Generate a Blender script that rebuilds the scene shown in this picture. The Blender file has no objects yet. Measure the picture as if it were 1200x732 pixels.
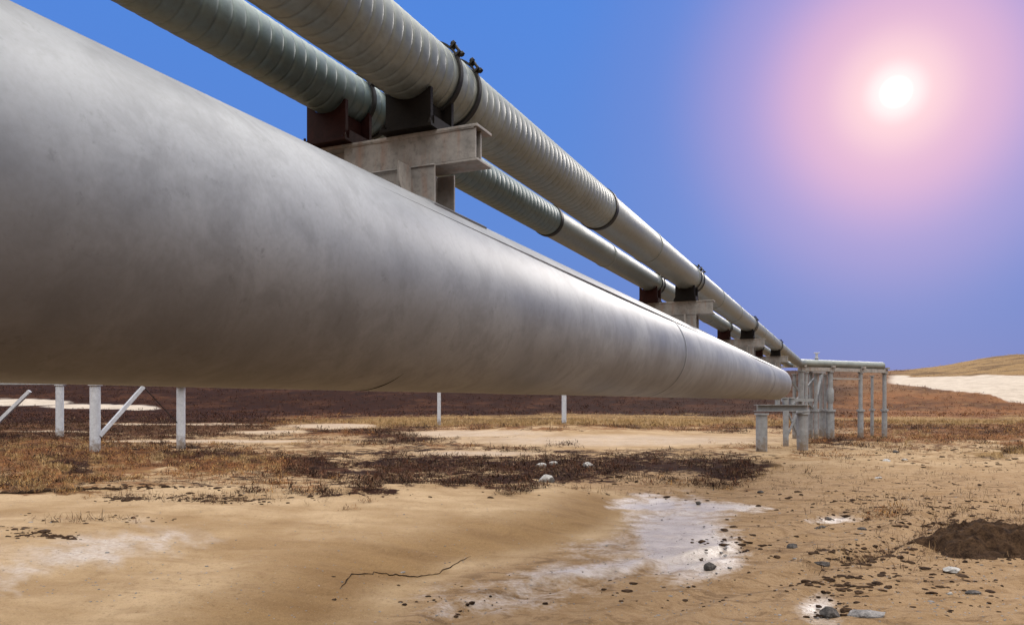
import bpy, math, random
import numpy as np
R = math.radians
random.seed(7)
rng = np.random.default_rng(11)
S = bpy.context.scene
COL = S.collection

# ------------------------------------------------------------------ camera
CAMZ = 1.85
F = 900.0                       # focal length in pixels of a 1200 px wide frame
HY = 470.0                      # eye level row
cd = bpy.data.cameras.new('camera'); cam = bpy.data.objects.new('camera', cd); COL.objects.link(cam)
cam.location = (0, 0, CAMZ); cam.rotation_euler = (R(90), 0, 0)
cd.sensor_width = 36; cd.lens = 27.0; cd.shift_y = 104 / 1200.0
cd.clip_start = .05; cd.clip_end = 9000
S.camera = cam

# ------------------------------------------------------------------ sky and sun
SUN_DIR = np.array([450 / 900., 1.0, 362 / 900.]); SUN_DIR /= np.linalg.norm(SUN_DIR)
SUN_EL = math.asin(SUN_DIR[2]); SUN_AZ = math.atan2(SUN_DIR[0], SUN_DIR[1])
w = bpy.data.worlds.new('World'); S.world = w; w.use_nodes = True
nt = w.node_tree; N = nt.nodes; L = nt.links
for n in list(N): N.remove(n)
def wn(t, **k):
    n = N.new(t)
    for a, b in k.items(): setattr(n, a, b)
    return n
def setramp(r, pts):
    e = r.color_ramp.elements
    while len(e) > 1: e.remove(e[-1])
    e[0].position = pts[0][0]; e[0].color = tuple(pts[0][1]) + (1,)
    for p, c in pts[1:]:
        q = e.new(p); q.color = tuple(c) + (1,)
tc = wn('ShaderNodeTexCoord')
nrm = wn('ShaderNodeVectorMath', operation='NORMALIZE'); L.new(tc.outputs['Generated'], nrm.inputs[0])
sep = wn('ShaderNodeSeparateXYZ'); L.new(nrm.outputs[0], sep.inputs[0])
dot = wn('ShaderNodeVectorMath', operation='DOT_PRODUCT'); L.new(nrm.outputs[0], dot.inputs[0]); dot.inputs[1].default_value = tuple(SUN_DIR)
ac = wn('ShaderNodeMath', operation='ARCCOSINE'); L.new(dot.outputs['Value'], ac.inputs[0])
# clear blue part, by height
base = wn('ShaderNodeValToRGB'); L.new(sep.outputs['Z'], base.inputs[0])
setramp(base, [(0.0, (.115, .180, .53)), (.06, (.112, .200, .58)), (.2, (.11, .25, .69)), (.45, (.085, .25, .76)), (1, (.08, .2, .6))])
# pink veil round the sun
amap = wn('ShaderNodeMapRange'); L.new(ac.outputs[0], amap.inputs[0]); amap.inputs[1].default_value = 0; amap.inputs[2].default_value = .395
halo = wn('ShaderNodeValToRGB'); L.new(amap.outputs[0], halo.inputs[0]); halo.color_ramp.interpolation = 'B_SPLINE'
setramp(halo, [(0, (1.0, .80, .82)), (.07, (.98, .64, .70)), (.18, (.82, .48, .67)), (.34, (.60, .385, .69)), (.5, (.38, .31, .66)), (.7, (.20, .24, .62)), (1, (.13, .22, .6))])
hf = wn('ShaderNodeValToRGB'); L.new(amap.outputs[0], hf.inputs[0]); hf.color_ramp.interpolation = 'EASE'
setramp(hf, [(0, (1, 1, 1)), (.22, (.96,) * 3), (.45, (.62,) * 3), (.7, (.25,) * 3), (1, (0, 0, 0))])
m1 = wn('ShaderNodeMixRGB'); L.new(hf.outputs[0], m1.inputs[0]); L.new(base.outputs[0], m1.inputs[1]); L.new(halo.outputs[0], m1.inputs[2])
disc = wn('ShaderNodeValToRGB'); L.new(amap.outputs[0], disc.inputs[0]); disc.color_ramp.interpolation = 'EASE'
setramp(disc, [(0, (1.6, 1.5, 1.4)), (.024, (.9, .85, .7)), (.046, (.22, .22, .18)), (.10, (.06, .06, .03)), (.22, (0, 0, 0))])
m2 = wn('ShaderNodeMixRGB', blend_type='ADD'); m2.inputs[0].default_value = 1; L.new(m1.outputs[0], m2.inputs[1]); L.new(disc.outputs[0], m2.inputs[2])
# unseen bright overcast, added overhead and behind the photographer as the main light
zc = wn('ShaderNodeMapRange', interpolation_type='SMOOTHSTEP'); L.new(sep.outputs['Z'], zc.inputs[0]); zc.inputs[1].default_value = .52; zc.inputs[2].default_value = .82
yc = wn('ShaderNodeMapRange', interpolation_type='SMOOTHSTEP'); L.new(sep.outputs['Y'], yc.inputs[0]); yc.inputs[1].default_value = .35; yc.inputs[2].default_value = -.15
mx = wn('ShaderNodeMath', operation='MAXIMUM'); L.new(zc.outputs[0], mx.inputs[0]); L.new(yc.outputs[0], mx.inputs[1])
cn = wn('ShaderNodeTexNoise'); cn.inputs['Scale'].default_value = 2.2; cn.inputs['Detail'].default_value = 6; L.new(nrm.outputs[0], cn.inputs['Vector'])
cr = wn('ShaderNodeValToRGB'); L.new(cn.outputs[0], cr.inputs[0])
setramp(cr, [(.3, (.80, .78, .76)), (.7, (1.2, 1.16, 1.1))])
zb = wn('ShaderNodeMapRange', interpolation_type='SMOOTHSTEP'); L.new(sep.outputs['Z'], zb.inputs[0]); zb.inputs[1].default_value = .15; zb.inputs[2].default_value = .95; zb.inputs[3].default_value = .38; zb.inputs[4].default_value = 5.6
cb = wn('ShaderNodeVectorMath', operation='SCALE'); L.new(cr.outputs[0], cb.inputs[0]); L.new(zb.outputs[0], cb.inputs['Scale'])
m3 = wn('ShaderNodeMixRGB'); L.new(mx.outputs[0], m3.inputs[0]); L.new(m2.outputs[0], m3.inputs[1]); L.new(cb.outputs[0], m3.inputs[2])
bg = wn('ShaderNodeBackground'); bg.inputs[1].default_value = 1.0; L.new(m3.outputs[0], bg.inputs[0])
sky = wn('ShaderNodeTexSky', sky_type='NISHITA', sun_disc=False); sky.sun_elevation = SUN_EL; sky.sun_rotation = SUN_AZ
bg2 = wn('ShaderNodeBackground'); bg2.inputs[1].default_value = .05; L.new(sky.outputs[0], bg2.inputs[0])
ms = wn('ShaderNodeMixShader'); ms.inputs[0].default_value = .06; L.new(bg.outputs[0], ms.inputs[1]); L.new(bg2.outputs[0], ms.inputs[2])
out = wn('ShaderNodeOutputWorld'); L.new(ms.outputs[0], out.inputs[0])

sd = bpy.data.lights.new('sun', 'SUN'); so = bpy.data.objects.new('sun', sd); COL.objects.link(so)
sd.energy = 1.0; sd.angle = R(12); sd.color = (1, .93, .84)
so.rotation_euler = (R(90) - SUN_EL, 0, math.pi - SUN_AZ); so.location = (20, 40, 30)

S.view_settings.view_transform = 'Standard'; S.view_settings.look = 'None'
S.view_settings.exposure = 0.0; S.view_settings.gamma = 1
S.render.engine = 'CYCLES'

# ------------------------------------------------------------------ noise
def _hash(ix, iy, seed):
    h = (ix.astype(np.int64) * 374761393 + iy.astype(np.int64) * 668265263 + seed * 1274126177) & 0xffffffff
    h = ((h ^ (h >> 13)) * 1274126177) & 0xffffffff
    return ((h ^ (h >> 16)) & 0xffff) / 65535.0
def vnoise(x, y, seed=0):
    ix = np.floor(x); iy = np.floor(y); fx = x - ix; fy = y - iy
    fx = fx * fx * (3 - 2 * fx); fy = fy * fy * (3 - 2 * fy)
    a = _hash(ix, iy, seed); b = _hash(ix + 1, iy, seed); c = _hash(ix, iy + 1, seed); d = _hash(ix + 1, iy + 1, seed)
    return (a * (1 - fx) + b * fx) * (1 - fy) + (c * (1 - fx) + d * fx) * fy
def fbm(x, y, seed=0, oct=4):
    s = np.zeros_like(x); amp = 1; tot = 0
    for o in range(oct):
        s = s + amp * vnoise(x * 2 ** o + 13.7 * o, y * 2 ** o - 7.1 * o, seed + o); tot += amp; amp *= .5
    return s / tot - .5
def sstep(a, b, x):
    t = np.clip((x - a) / (b - a), 0, 1); return t * t * (3 - 2 * t)

# ------------------------------------------------------------------ ground: where things lie
def ground_xy(px, py):          # a point of the flat foreground seen at that spot of the photograph
    Y = F * CAMZ / (py - HY); return ((px - 600) * Y / F, Y)
def polyline_sd(x, y, pts):     # distance to a polyline and on which side (+ = left of travel)
    best = np.full(x.shape, 1e9); side = np.zeros(x.shape)
    for (x0, y0), (x1, y1) in zip(pts[:-1], pts[1:]):
        dx, dy = x1 - x0, y1 - y0; l2 = dx * dx + dy * dy
        t = np.clip(((x - x0) * dx + (y - y0) * dy) / l2, 0, 1)
        d = np.hypot(x - x0 - t * dx, y - y0 - t * dy)
        s = np.sign(dx * (y - y0) - dy * (x - x0))
        k = d < best; best = np.where(k, d, best); side = np.where(k, s, side)
    return best * side
BANK = [ground_xy(*p) for p in [(330, 900), (425, 735), (470, 700), (540, 668), (640, 645), (715, 625), (742, 600), (735, 582), (650, 566)]]
MOUND = ground_xy(1204, 648)
TRACK = [ground_xy(*p) for p in [(470, 760), (560, 712), (660, 684), (760, 668), (880, 640), (960, 612), (1010, 590)]]
def terrain(x, y):
    r = np.hypot(x, y)
    z = .10 * fbm(x / 7, y / 7, 3, 4) + .045 * fbm(x / 1.3, y / 1.3, 9, 5)
    z = z + .030 * (1 - 4 * np.abs(fbm((x + .4 * y) / 1.6, (y - .2 * x) / .55, 121, 4))) * sstep(3, 7, y) * sstep(60, 30, y)
    # sand bar on the left with a soft falling flank
    sdn = polyline_sd(x + .25 * fbm(x / 1.5, y / 1.5, 31), y, BANK)
    fade = sstep(19, 13, y)
    z = z + .24 * sstep(-.05, 1.5, sdn) * fade * sstep(-.1, 1.0, 1 + 0 * x)
    z = z + .10 * sstep(1.2, 4.5, sdn) * fade
    for off in (0, 1.5):
        d_ = np.abs(polyline_sd(x + .12 * fbm(x, y, 131), y, [(a_ + off * .8, b_ - off * .45) for a_, b_ in TRACK])); z = z - .045 * np.exp(-(d_ / .16) ** 2) + .022 * np.exp(-((d_ - .30) / .10) ** 2)
    # low dune beyond the shrub band
    z = z + .55 * np.exp(-(((x - 2.8) / 5) ** 2 + ((y - 43) / 5) ** 2))
    z = z + .4 * fbm(x / 25, y / 25, 17, 3) * sstep(35, 80, r)
    z = z + (.10 * np.abs(fbm(x / .9, y / .7, 111, 4)) + .07 * fbm(x / .35, y / .3, 115, 3)) * sstep(.18, .5, x / np.maximum(y, 1)) * sstep(70, 30, y) * sstep(3, 6, y)
    mx_, my_ = MOUND
    # wide slope far behind, steeper to the right
    az = x / np.maximum(y, 1)
    front = np.where(y > 0, 1.0, .6)
    k = .070 + .034 * sstep(.47, .70, az) + .004 * fbm(az * 9, r * 0, 5)
    Yd = np.where(y > 0, y * .9 + .1 * r, r)
    rise = np.clip(Yd - 100, 0, 190)
    z = z + front * (k * rise * sstep(0, 60, rise))
    z = z + .9 * fbm(x / 22, y / 22, 41, 4) * sstep(100, 200, r) * 1.6
    z = z - sstep(300, 420, Yd) * 6 * front
    return z
def T1(x, y): return float(terrain(np.array([float(x)]), np.array([float(y)]))[0])

# ground masks, as soft patches lying on the ground (rows and columns of the survey picture are turned into ground areas)
def ell(px, py, cx, cy, rx, ry, tilt=0, soft=.35):
    c, s = math.cos(tilt), math.sin(tilt)
    u = ((px - cx) * c + (py - cy) * s) / rx; v = (-(px - cx) * s + (py - cy) * c) / ry
    return np.clip((1 - np.sqrt(u * u + v * v)) / soft, 0, 1)
def eS(qx, qy, e):
    return np.clip(ell(qx, qy, e[0], e[1], e[2] * 1.3, e[3] * 1.5, 0, 1.0) * 1.35, 0, 1)
def masks(x, y, z):
    Y = np.maximum(y, 1.5)
    px = 600 + F * x / Y; py = HY - F * (z - CAMZ) / Y
    ly = np.log(Y); u_ = x / Y
    n1 = fbm(u_ * 14, ly * 7, 51, 5); n2 = fbm(u_ * 18 + 40, ly * 11, 57, 5)
    n3 = fbm(u_ * 50, ly * 30, 63, 4)
    qx = px + 110 * n1 + 30 * n3; qy = py + (py - 440) * (.22 * n2 + .10 * n3)
    z0 = np.zeros_like(x)
    veg = z0.copy(); dark = z0.copy(); red = z0.copy(); wet = z0.copy(); snow = z0.copy(); pink = z0.copy(); salt = z0.copy(); ochre = z0.copy()
    # far: all covered above row 500
    veg = np.maximum(veg, sstep(507, 499, qy))
    dark = np.maximum(dark, sstep(489, 484, qy) * sstep(1040, 900, qx))
    dark = np.maximum(dark, sstep(500, 494, qy) * sstep(380, 300, qx))
    ochre = np.maximum(ochre, ell(qx, qy, 640, 493, 330, 8)); ochre = np.maximum(ochre, ell(qx, qy, 790, 485, 90, 8))
    red = np.maximum(red, ell(qx, qy, 690, 480, 60, 6)); red = np.maximum(red, ell(qx, qy, 1110, 476, 230, 20) * .9)
    ochre = np.maximum(ochre, ell(qx, qy, 1130, 492, 190, 6) * .9)
    for e, kk in [((140, 506, 260, 12), 'd'), ((450, 508, 130, 9), 'r'), ((1130, 508, 240, 14), 'r'), ((1000, 512, 90, 10), 'r'), ((1180, 530, 90, 8), 'o')]:
        m = eS(qx, qy, e); veg = np.maximum(veg, m * .8)
        if kk == 'd': dark = np.maximum(dark, m * .7)
        elif kk == 'r': red = np.maximum(red, m * .8)
        else: ochre = np.maximum(ochre, m)
    # dark shrub band
    for e in [(490, 545, 150, 16), (640, 548, 150, 19), (760, 545, 120, 15), (560, 563, 90, 11), (430, 566, 50, 10), (850, 548, 60, 12), (470, 513, 65, 7), (410, 578, 30, 5)]:
        m = eS(qx, qy, e); veg = np.maximum(veg, m * .80); dark = np.maximum(dark, np.clip(m * 2.5, 0, 1))
    # rusty cover at left
    for e in [(70, 535, 190, 26), (240, 540, 150, 14), (40, 562, 110, 16), (330, 545, 80, 12), (20, 510, 60, 14)]:
        m = eS(qx, qy, e); veg = np.maximum(veg, m); red = np.maximum(red, m * .6); ochre = np.maximum(ochre, m * .5 * (n1 > 0))
    # ochre/green tail by the pipe support
    m = eS(qx, qy, (880, 548, 70, 12)); veg = np.maximum(veg, m * .7); ochre = np.maximum(ochre, m)
    m = sstep(497, 503, py) * sstep(592, 556, qy) * sstep(935, 860, qx) * .50
    m = np.maximum(m, sstep(497, 503, py) * sstep(575, 520, qy) * sstep(860, 935, qx) * .42)
    m = m * (1 - ell(px, py, 740, 515, 190, 13, 0, .5))
    veg = np.maximum(veg, m); red = np.maximum(red, m * .9 * (n2 > -.02)); dark = np.maximum(dark, (m > .2) * np.clip((n1 + n3 - .10) * 8, 0, 1) * (py < 590)); ochre = np.maximum(ochre, m * 1.2 * (n3 > .12))
    scrap = z0.copy()
    # loose scraps on the sand at right
    for e in [(1120, 516, 110, 10), (1000, 545, 100, 6), (1090, 565, 60, 5), (1060, 610, 70, 14), (1020, 650, 60, 12), (990, 675, 40, 6)]:
        scrap = np.maximum(scrap, ell(qx, qy, *e, 0, .9) * .75)
    for e in [(250, 614, 75, 9), (150, 612, 30, 6), (130, 640, 70, 5), (60, 600, 70, 3), (20, 664, 40, 6), (430, 600, 60, 4)]:
        scrap = np.maximum(scrap, ell(qx, qy, *e, 0, .9) * .75)
    # pale bare streaks
    bare = z0.copy()
    for e in [(250, 517, 160, 2.6), (390, 499, 75, 4), (720, 516, 210, 8), (560, 508, 120, 5), (560, 531, 90, 3.5), (320, 506, 60, 3), (210, 497, 150, 1.3), (60, 505, 60, 1.2)]:
        bare = np.maximum(bare, ell(px + 25 * n1, py + 3 * n2, *e, 0, .5))
    veg = veg * (1 - bare); salt = np.maximum(salt, bare * .5)
    # snow left over far off
    for e in [(25, 471, 62, 4.2), (115, 476, 70, 2.6), (165, 478, 25, 2)]:
        snow = np.maximum(snow, ell(px + 10 * n1, py + 2 * n2, *e, 0, .3))
    sx = px + 12 * n1; sy = py + 6 * n2
    up = 440.5 + 1.5 * np.sin(px * .03); lo = 449 + .11 * (px - 1050) + 5 * sstep(1150, 1190, px)
    snow = np.maximum(snow, sstep(-.8, .8, sy - up) * sstep(.8, -.8, sy - lo) * sstep(1036, 1062, sx))
    hill = sstep(1.5, -1.5, py - up) * sstep(1030, 1075, sx + 60 * n2)
    ochre = np.maximum(ochre, hill * .95); red = red * (1 - hill)
    veg = veg * (1 - snow); 
    # wet and pale patches of the track
    for e in [(800, 632, 84, 60, .0), (765, 590, 60, 12, .0), (985, 608, 50, 10, 0), (962, 712, 40, 24, .2), (690, 668, 110, 14, -.12), (840, 596, 60, 8, 0), (600, 698, 150, 26, -.12), (720, 640, 90, 22, -.1)]:
        wet = np.maximum(wet, ell(px + 45 * n1, py + 22 * n2, *e, soft=.75) * (.62 if e[0] == 690 else .28 if e[0] in (600, 720) else .55 if e[0] in (985, 962) else 1))
    for e in [(110, 640, 130, 22, -.12), (30, 670, 70, 16, 0), (180, 632, 70, 10, 0)]:
        salt = np.maximum(salt, ell(qx, qy, *e, soft=.9))
    sdn = polyline_sd(x, y, BANK)
    pink = sstep(.1, -.5, sdn) * sstep(26, 16, y)
    veg = veg * (1 - wet)
    behind = y < 2
    nb = fbm(x / 9, y / 9, 77, 4)
    veg = np.where(behind, sstep(.0, .15, nb), veg)
    for a in (dark, red, wet, snow, salt, ochre): a[behind] = 0
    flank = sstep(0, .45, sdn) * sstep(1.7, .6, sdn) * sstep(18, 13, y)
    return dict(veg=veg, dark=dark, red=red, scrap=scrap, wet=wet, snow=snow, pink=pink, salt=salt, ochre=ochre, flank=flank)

# ------------------------------------------------------------------ mesh helpers
class MB:
    def __init__(s): s.v = []; s.f = []
    def add(s, vs, fs):
        o = len(s.v); s.v += [tuple(float(c) for c in p) for p in vs]; s.f += [tuple(i + o for i in f) for f in fs]; return s
    def box(s, lo, hi):
        (a, b, c), (d, e, f) = lo, hi
        return s.add([(a, b, c), (d, b, c), (d, e, c), (a, e, c), (a, b, f), (d, b, f), (d, e, f), (a, e, f)],
                     [(0, 3, 2, 1), (4, 5, 6, 7), (0, 1, 5, 4), (1, 2, 6, 5), (2, 3, 7, 6), (3, 0, 4, 7)])
    def prism(s, poly, axis, lo, hi):      # poly of 2D points, extruded along axis between lo and hi
        n = len(poly)
        def P(p, h):
            return {0: (h, p[0], p[1]), 1: (p[0], h, p[1]), 2: (p[0], p[1], h)}[axis]
        vs = [P(p, lo) for p in poly] + [P(p, hi) for p in poly]
        fs = [tuple(range(n))[::-1], tuple(range(n, 2 * n))] + [(i, (i + 1) % n, n + (i + 1) % n, n + i) for i in range(n)]
        return s.add(vs, fs)
    def sweep(s, pts, rad, seg=24, caps=True, squash=None):
        pts = [np.array(p, float) for p in pts]; n = len(pts)
        if not hasattr(rad, '__len__'): rad = [rad] * n
        rings = []; up = np.array([0, 0, 1.0])
        tan0 = pts[1] - pts[0]
        if abs(tan0[2]) > .9 * np.linalg.norm(tan0): up = np.array([1.0, 0, 0])
        for i, p in enumerate(pts):
            j = i
            d = pts[min(i + 1, n - 1)] - pts[max(i - 1, 0)]
            if np.linalg.norm(d) < 1e-9: d = tan0
            d = d / np.linalg.norm(d)
            u = np.cross(d, up)
            if np.linalg.norm(u) < .15: u = np.cross(d, np.array([0, 1.0, 0]))
            u /= np.linalg.norm(u); v = np.cross(u, d)
            rings.append([p + rad[i] * (math.cos(2 * math.pi * k / seg) * u + math.sin(2 * math.pi * k / seg) * v) for k in range(seg)])
        vs = [q for r in rings for q in r]
        fs = [(i * seg + k, i * seg + (k + 1) % seg, (i + 1) * seg + (k + 1) % seg, (i + 1) * seg + k) for i in range(n - 1) for k in range(seg)]
        if caps: fs += [tuple(range(seg))[::-1], tuple((n - 1) * seg + k for k in range(seg))]
        return s.add(vs, fs)
    def bar(s, p, q, w, h):                # rectangular bar between two points
        p = np.array(p, float); q = np.array(q, float); d = (q - p) / np.linalg.norm(q - p)
        up = np.array([0, 0, 1.0]) if abs(d[2]) < .95 else np.array([0, 1.0, 0])
        u = np.cross(d, up); u /= np.linalg.norm(u); v = np.cross(u, d)
        vs = [c + a * w / 2 * u + b * h / 2 * v for c in (p, q) for a, b in ((-1, -1), (1, -1), (1, 1), (-1, 1))]
        return s.add(vs, [(0, 3, 2, 1), (4, 5, 6, 7), (0, 1, 5, 4), (1, 2, 6, 5), (2, 3, 7, 6), (3, 0, 4, 7)])
    def build(s, name, mat, parent=None, smooth=False, bevel=0, auto=False):
        me = bpy.data.meshes.new(name); me.from_pydata(s.v, [], s.f); me.update()
        me.materials.append(mat)
        if smooth or auto: me.polygons.foreach_set('use_smooth', [True] * len(me.polygons))
        if auto:
            me.set_sharp_from_angle(angle=R(38))
        o = bpy.data.objects.new(name, me); COL.objects.link(o)
        if parent: o.parent = parent
        if bevel:
            b = o.modifiers.new('bevel', 'BEVEL'); b.width = bevel; b.segments = 2; b.limit_method = 'ANGLE'
        return o
def tag(o, label=None, cat=None, group=None, kind=None):
    if label: o['label'] = label
    if cat: o['category'] = cat
    if group: o['group'] = group
    if kind: o['kind'] = kind
    return o
def empty(name, loc, rz=0, **k):
    o = bpy.data.objects.new(name, None); COL.objects.link(o); o.location = loc; o.rotation_euler = (0, 0, rz); o.empty_display_size = .2
    return tag(o, **k)
def copy_tree(o, parent=None):
    c = o.copy(); COL.objects.link(c); c.parent = parent
    for ch in [x for x in bpy.data.objects if x.parent == o]: copy_tree(ch, c)
    return c

# ------------------------------------------------------------------ materials
class Mat:
    def __init__(s, name, rough=.6, metal=0, spec=.5):
        s.m = bpy.data.materials.new(name); s.m.use_nodes = True; s.N = s.m.node_tree.nodes; s.L = s.m.node_tree.links
        s.b = s.N['Principled BSDF']; s.b.inputs['Roughness'].default_value = rough; s.b.inputs['Metallic'].default_value = metal
        s.b.inputs['Specular IOR Level'].default_value = spec
        s.tc = s.N.new('ShaderNodeTexCoord')
    def n(s, t, ins=None, **k):
        n = s.N.new(t)
        for a, b in k.items(): setattr(n, a, b)
        for a, b in (ins or {}).items():
            if hasattr(b, 'node'): s.L.new(b, n.inputs[a])
            else: n.inputs[a].default_value = b
        return n
    def noise(s, scale, detail=4, rough=.55, vec=None, stretch=None, dist=0):
        v = vec or s.tc.outputs['Object']
        if stretch:
            mp = s.n('ShaderNodeMapping', {'Vector': v}); mp.inputs['Scale'].default_value = stretch; v = mp.outputs[0]
        return s.n('ShaderNodeTexNoise', {'Vector': v, 'Scale': scale, 'Detail': detail, 'Roughness': rough, 'Distortion': dist}).outputs[0]
    def ramp(s, f, pts):
        r = s.n('ShaderNodeValToRGB', {'Fac': f}); setramp(r, [(p, (c,) * 3 if not hasattr(c, '__len__') else c) for p, c in pts]); return r.outputs[0]
    def mix(s, f, a, b, mode='MIX'):
        r = s.n('ShaderNodeMixRGB', {'Fac': f}, blend_type=mode)
        for i, x in ((1, a), (2, b)):
            if hasattr(x, 'node'): s.L.new(x, r.inputs[i])
            else: r.inputs[i].default_value = tuple(x) + (1,)
        return r.outputs[0]
    def math(s, op, a, b=0, clamp=False):
        r = s.n('ShaderNodeMath', {0: a, 1: b}, operation=op, use_clamp=clamp); return r.outputs[0]
    def attr(s, name): return s.n('ShaderNodeAttribute', attribute_name=name)
    def col(s, c):
        if hasattr(c, 'node'): s.L.new(c, s.b.inputs['Base Color'])
        else: s.b.inputs['Base Color'].default_value = tuple(c) + (1,)
        return s
    def rough(s, c): s.L.new(c, s.b.inputs['Roughness']); return s
    def bump(s, h, strength=.3, dist=.01, prev=None):
        b = s.n('ShaderNodeBump', {'Height': h, 'Strength': strength, 'Distance': dist})
        if prev: s.L.new(prev, b.inputs['Normal'])
        s.L.new(b.outputs[0], s.b.inputs['Normal']); return b.outputs[0]

# galvanised sheet of the big pipe (local y runs along the pipe)
m = Mat('galvanised_sheet', metal=.32, spec=.45)
big = m.noise(1.1, 5, .6, stretch=(1, .7, 1)); mid = m.noise(5, 6, .65, dist=.4); fine = m.noise(55, 4, .6)
streak = m.noise(3, 5, .7, stretch=(6, .35, 6))
c = m.mix(m.ramp(big, [(.34, 0), (.66, 1)]), (.160, .168, .184), (.272, .280, .293))
c = m.mix(m.ramp(mid, [(.38, .38), (.56, 0)]), c, (.105, .108, .116))
c = m.mix(m.ramp(streak, [(.5, 0), (.75, .06)]), c, (.20, .196, .188))
speck = m.noise(16, 6, .7)
c = m.mix(m.ramp(speck, [(.60, 0), (.70, .35)]), c, (.08, .082, .09))
c = m.mix(m.ramp(fine, [(.3, .18), (.6, 0)]), c, (.12, .115, .11))
m.col(c); m.rough(m.ramp(big, [(.3, .48), (.7, .58)]))
b1 = m.bump(big, .10, .03); b2 = m.bump(mid, .025, .02, b1); m.bump(fine, .08, .003, b2)
GALV = m.m
# insulated pipe jackets
def jacket(name, c0, c1, metal=.45, rgh=.5):
    m = Mat(name, metal=metal)
    a = m.noise(3.5, 5, .6, stretch=(1, .5, 1)); f = m.noise(30, 4, .6)
    c = m.mix(m.ramp(a, [(.3, 0), (.7, 1)]), c0, c1)
    c = m.mix(m.ramp(f, [(.3, .3), (.55, 0)]), c, (.07, .066, .055))
    m.col(c); m.rough(m.ramp(a, [(.3, rgh - .08), (.7, rgh + .1)])); m.bump(a, .2, .015)
    return m.m
JACK = jacket('worn_zinc_jacket', (.135, .150, .138), (.225, .240, .220))
JACK2 = jacket('greenish_zinc_jacket', (.085, .115, .112), (.15, .185, .178))
JSM = jacket('smooth_zinc_jacket', (.145, .158, .145), (.215, .228, .21), .4, .5)
# painted steel with grime and rust
def steel(name, c0, c1, rust=.35, rgh=.6, sc=6):
    m = Mat(name, rough=rgh, spec=.08 if max(c1) < .06 else .35)
    a = m.noise(sc, 6, .65); f = m.noise(sc * 7, 5, .6); v = m.noise(sc * .8, 5, .6, stretch=(3, 3, .4))
    c = m.mix(m.ramp(a, [(.3, 0), (.7, 1)]), c0, c1)
    if max(c1) > .06: c = m.mix(m.ramp(v, [(.52, 0), (.72, rust)]), c, (.20, .09, .045))
    c = m.mix(m.ramp(f, [(.28, .45), (.5, 0)]), c, tuple(q * .35 for q in c0))
    geo = m.n('ShaderNodeNewGeometry'); sz = m.n('ShaderNodeSeparateXYZ', {0: geo.outputs['Position']}).outputs[2]
    hgt = m.math('ADD', sz, m.math('MULTIPLY', m.math('SUBTRACT', a, .5), 1.6))
    c = m.mix(m.ramp(hgt, [(.10, .8), (.55, 0)]), c, (.13, .085, .05))
    m.col(c); m.bump(f, .15, .004)
    return m.m
SUPP = steel('weathered_grey_paint', (.15, .142, .136), (.30, .275, .255), .6)
LEGM = steel('pale_grey_paint', (.145, .15, .158), (.235, .24, .25), .25)
PALE = steel('white_grey_paint', (.30, .31, .34), (.43, .44, .475), .14)
RUST = steel('dark_red_primer', (.012, .0035, .003), (.030, .008, .006), .3)
BLK = steel('black_band_steel', (.012, .012, .012), (.03, .028, .026), .1, .5)
PLANK = steel('dark_plank', (.006, .005, .005), (.014, .011, .009), .1)
CONC = steel('rock_pale', (.50, .49, .48), (.66, .65, .63), .02, .8, 14)

# ground
m = Mat('tundra_ground', rough=.9, spec=.04)
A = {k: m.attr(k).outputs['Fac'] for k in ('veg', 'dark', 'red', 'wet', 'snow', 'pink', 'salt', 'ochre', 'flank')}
P = m.tc.outputs['Object']
n_a = m.noise(.55, 7, .6, P); n_b = m.noise(3.2, 7, .62, P, dist=.5); n_c = m.noise(22, 6, .65, P); n_d = m.noise(90, 4, .6, P)
n_far = m.noise(.10, 7, .68, P, dist=.4); n_far2 = m.noise(.42, 6, .7, P, dist=.3)
n_s = m.noise(1.4, 6, .6, P, stretch=(.5, 1.6, 1), dist=.6)
sand = m.mix(m.ramp(n_a, [(.40, 0), (.60, 1)]), (.46, .325, .185), (.66, .51, .33))
sand = m.mix(A['pink'], sand, m.mix(m.ramp(n_b, [(.35, 0), (.65, 1)]), (.37, .245, .135), (.56, .41, .26)))
sand = m.mix(m.ramp(n_s, [(.48, 0), (.66, .5)]), sand, (.36, .235, .12))
sand = m.mix(m.math('MULTIPLY', A['flank'], .85), sand, m.mix(m.ramp(n_s, [(.4, 0), (.6, 1)]), (.30, .185, .085), (.40, .265, .13)))  # wet-sand brown, with the bank's side shading painted into the colour
sand = m.mix(m.math('MULTIPLY', m.ramp(n_b, [(.54, 0), (.66, .75)]), m.math('ADD', .35, m.math('MULTIPLY', A['pink'], .65))), sand, (.27, .165, .085))
sand = m.mix(m.math('MULTIPLY', m.ramp(m.noise(1.9, 8, .72, P, stretch=(.6, 1.5, 1), dist=1.2), [(.53, 0), (.60, .8)]), m.math('ADD', .12, m.math('MULTIPLY', A['pink'], .75))), sand, (.20, .125, .07))
sand = m.mix(m.math('MULTIPLY', m.ramp(n_c, [(.30, .6), (.45, 0)]), m.ramp(n_a, [(.4, .3), (.6, 1)])), sand, (.22, .14, .08))
sand = m.mix(m.ramp(n_d, [(.58, 0), (.75, .45)]), sand, (.78, .70, .58))
sand = m.mix(m.ramp(n_d, [(.30, .6), (.44, 0)]), sand, (.22, .15, .09))
salt = m.mix(m.ramp(n_c, [(.35, 0), (.65, 1)]), (.55, .47, .40), (.80, .76, .73))
sand = m.mix(m.math('MULTIPLY', A['salt'], m.ramp(n_b, [(.3, .35), (.55, 1)])), sand, salt)
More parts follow.
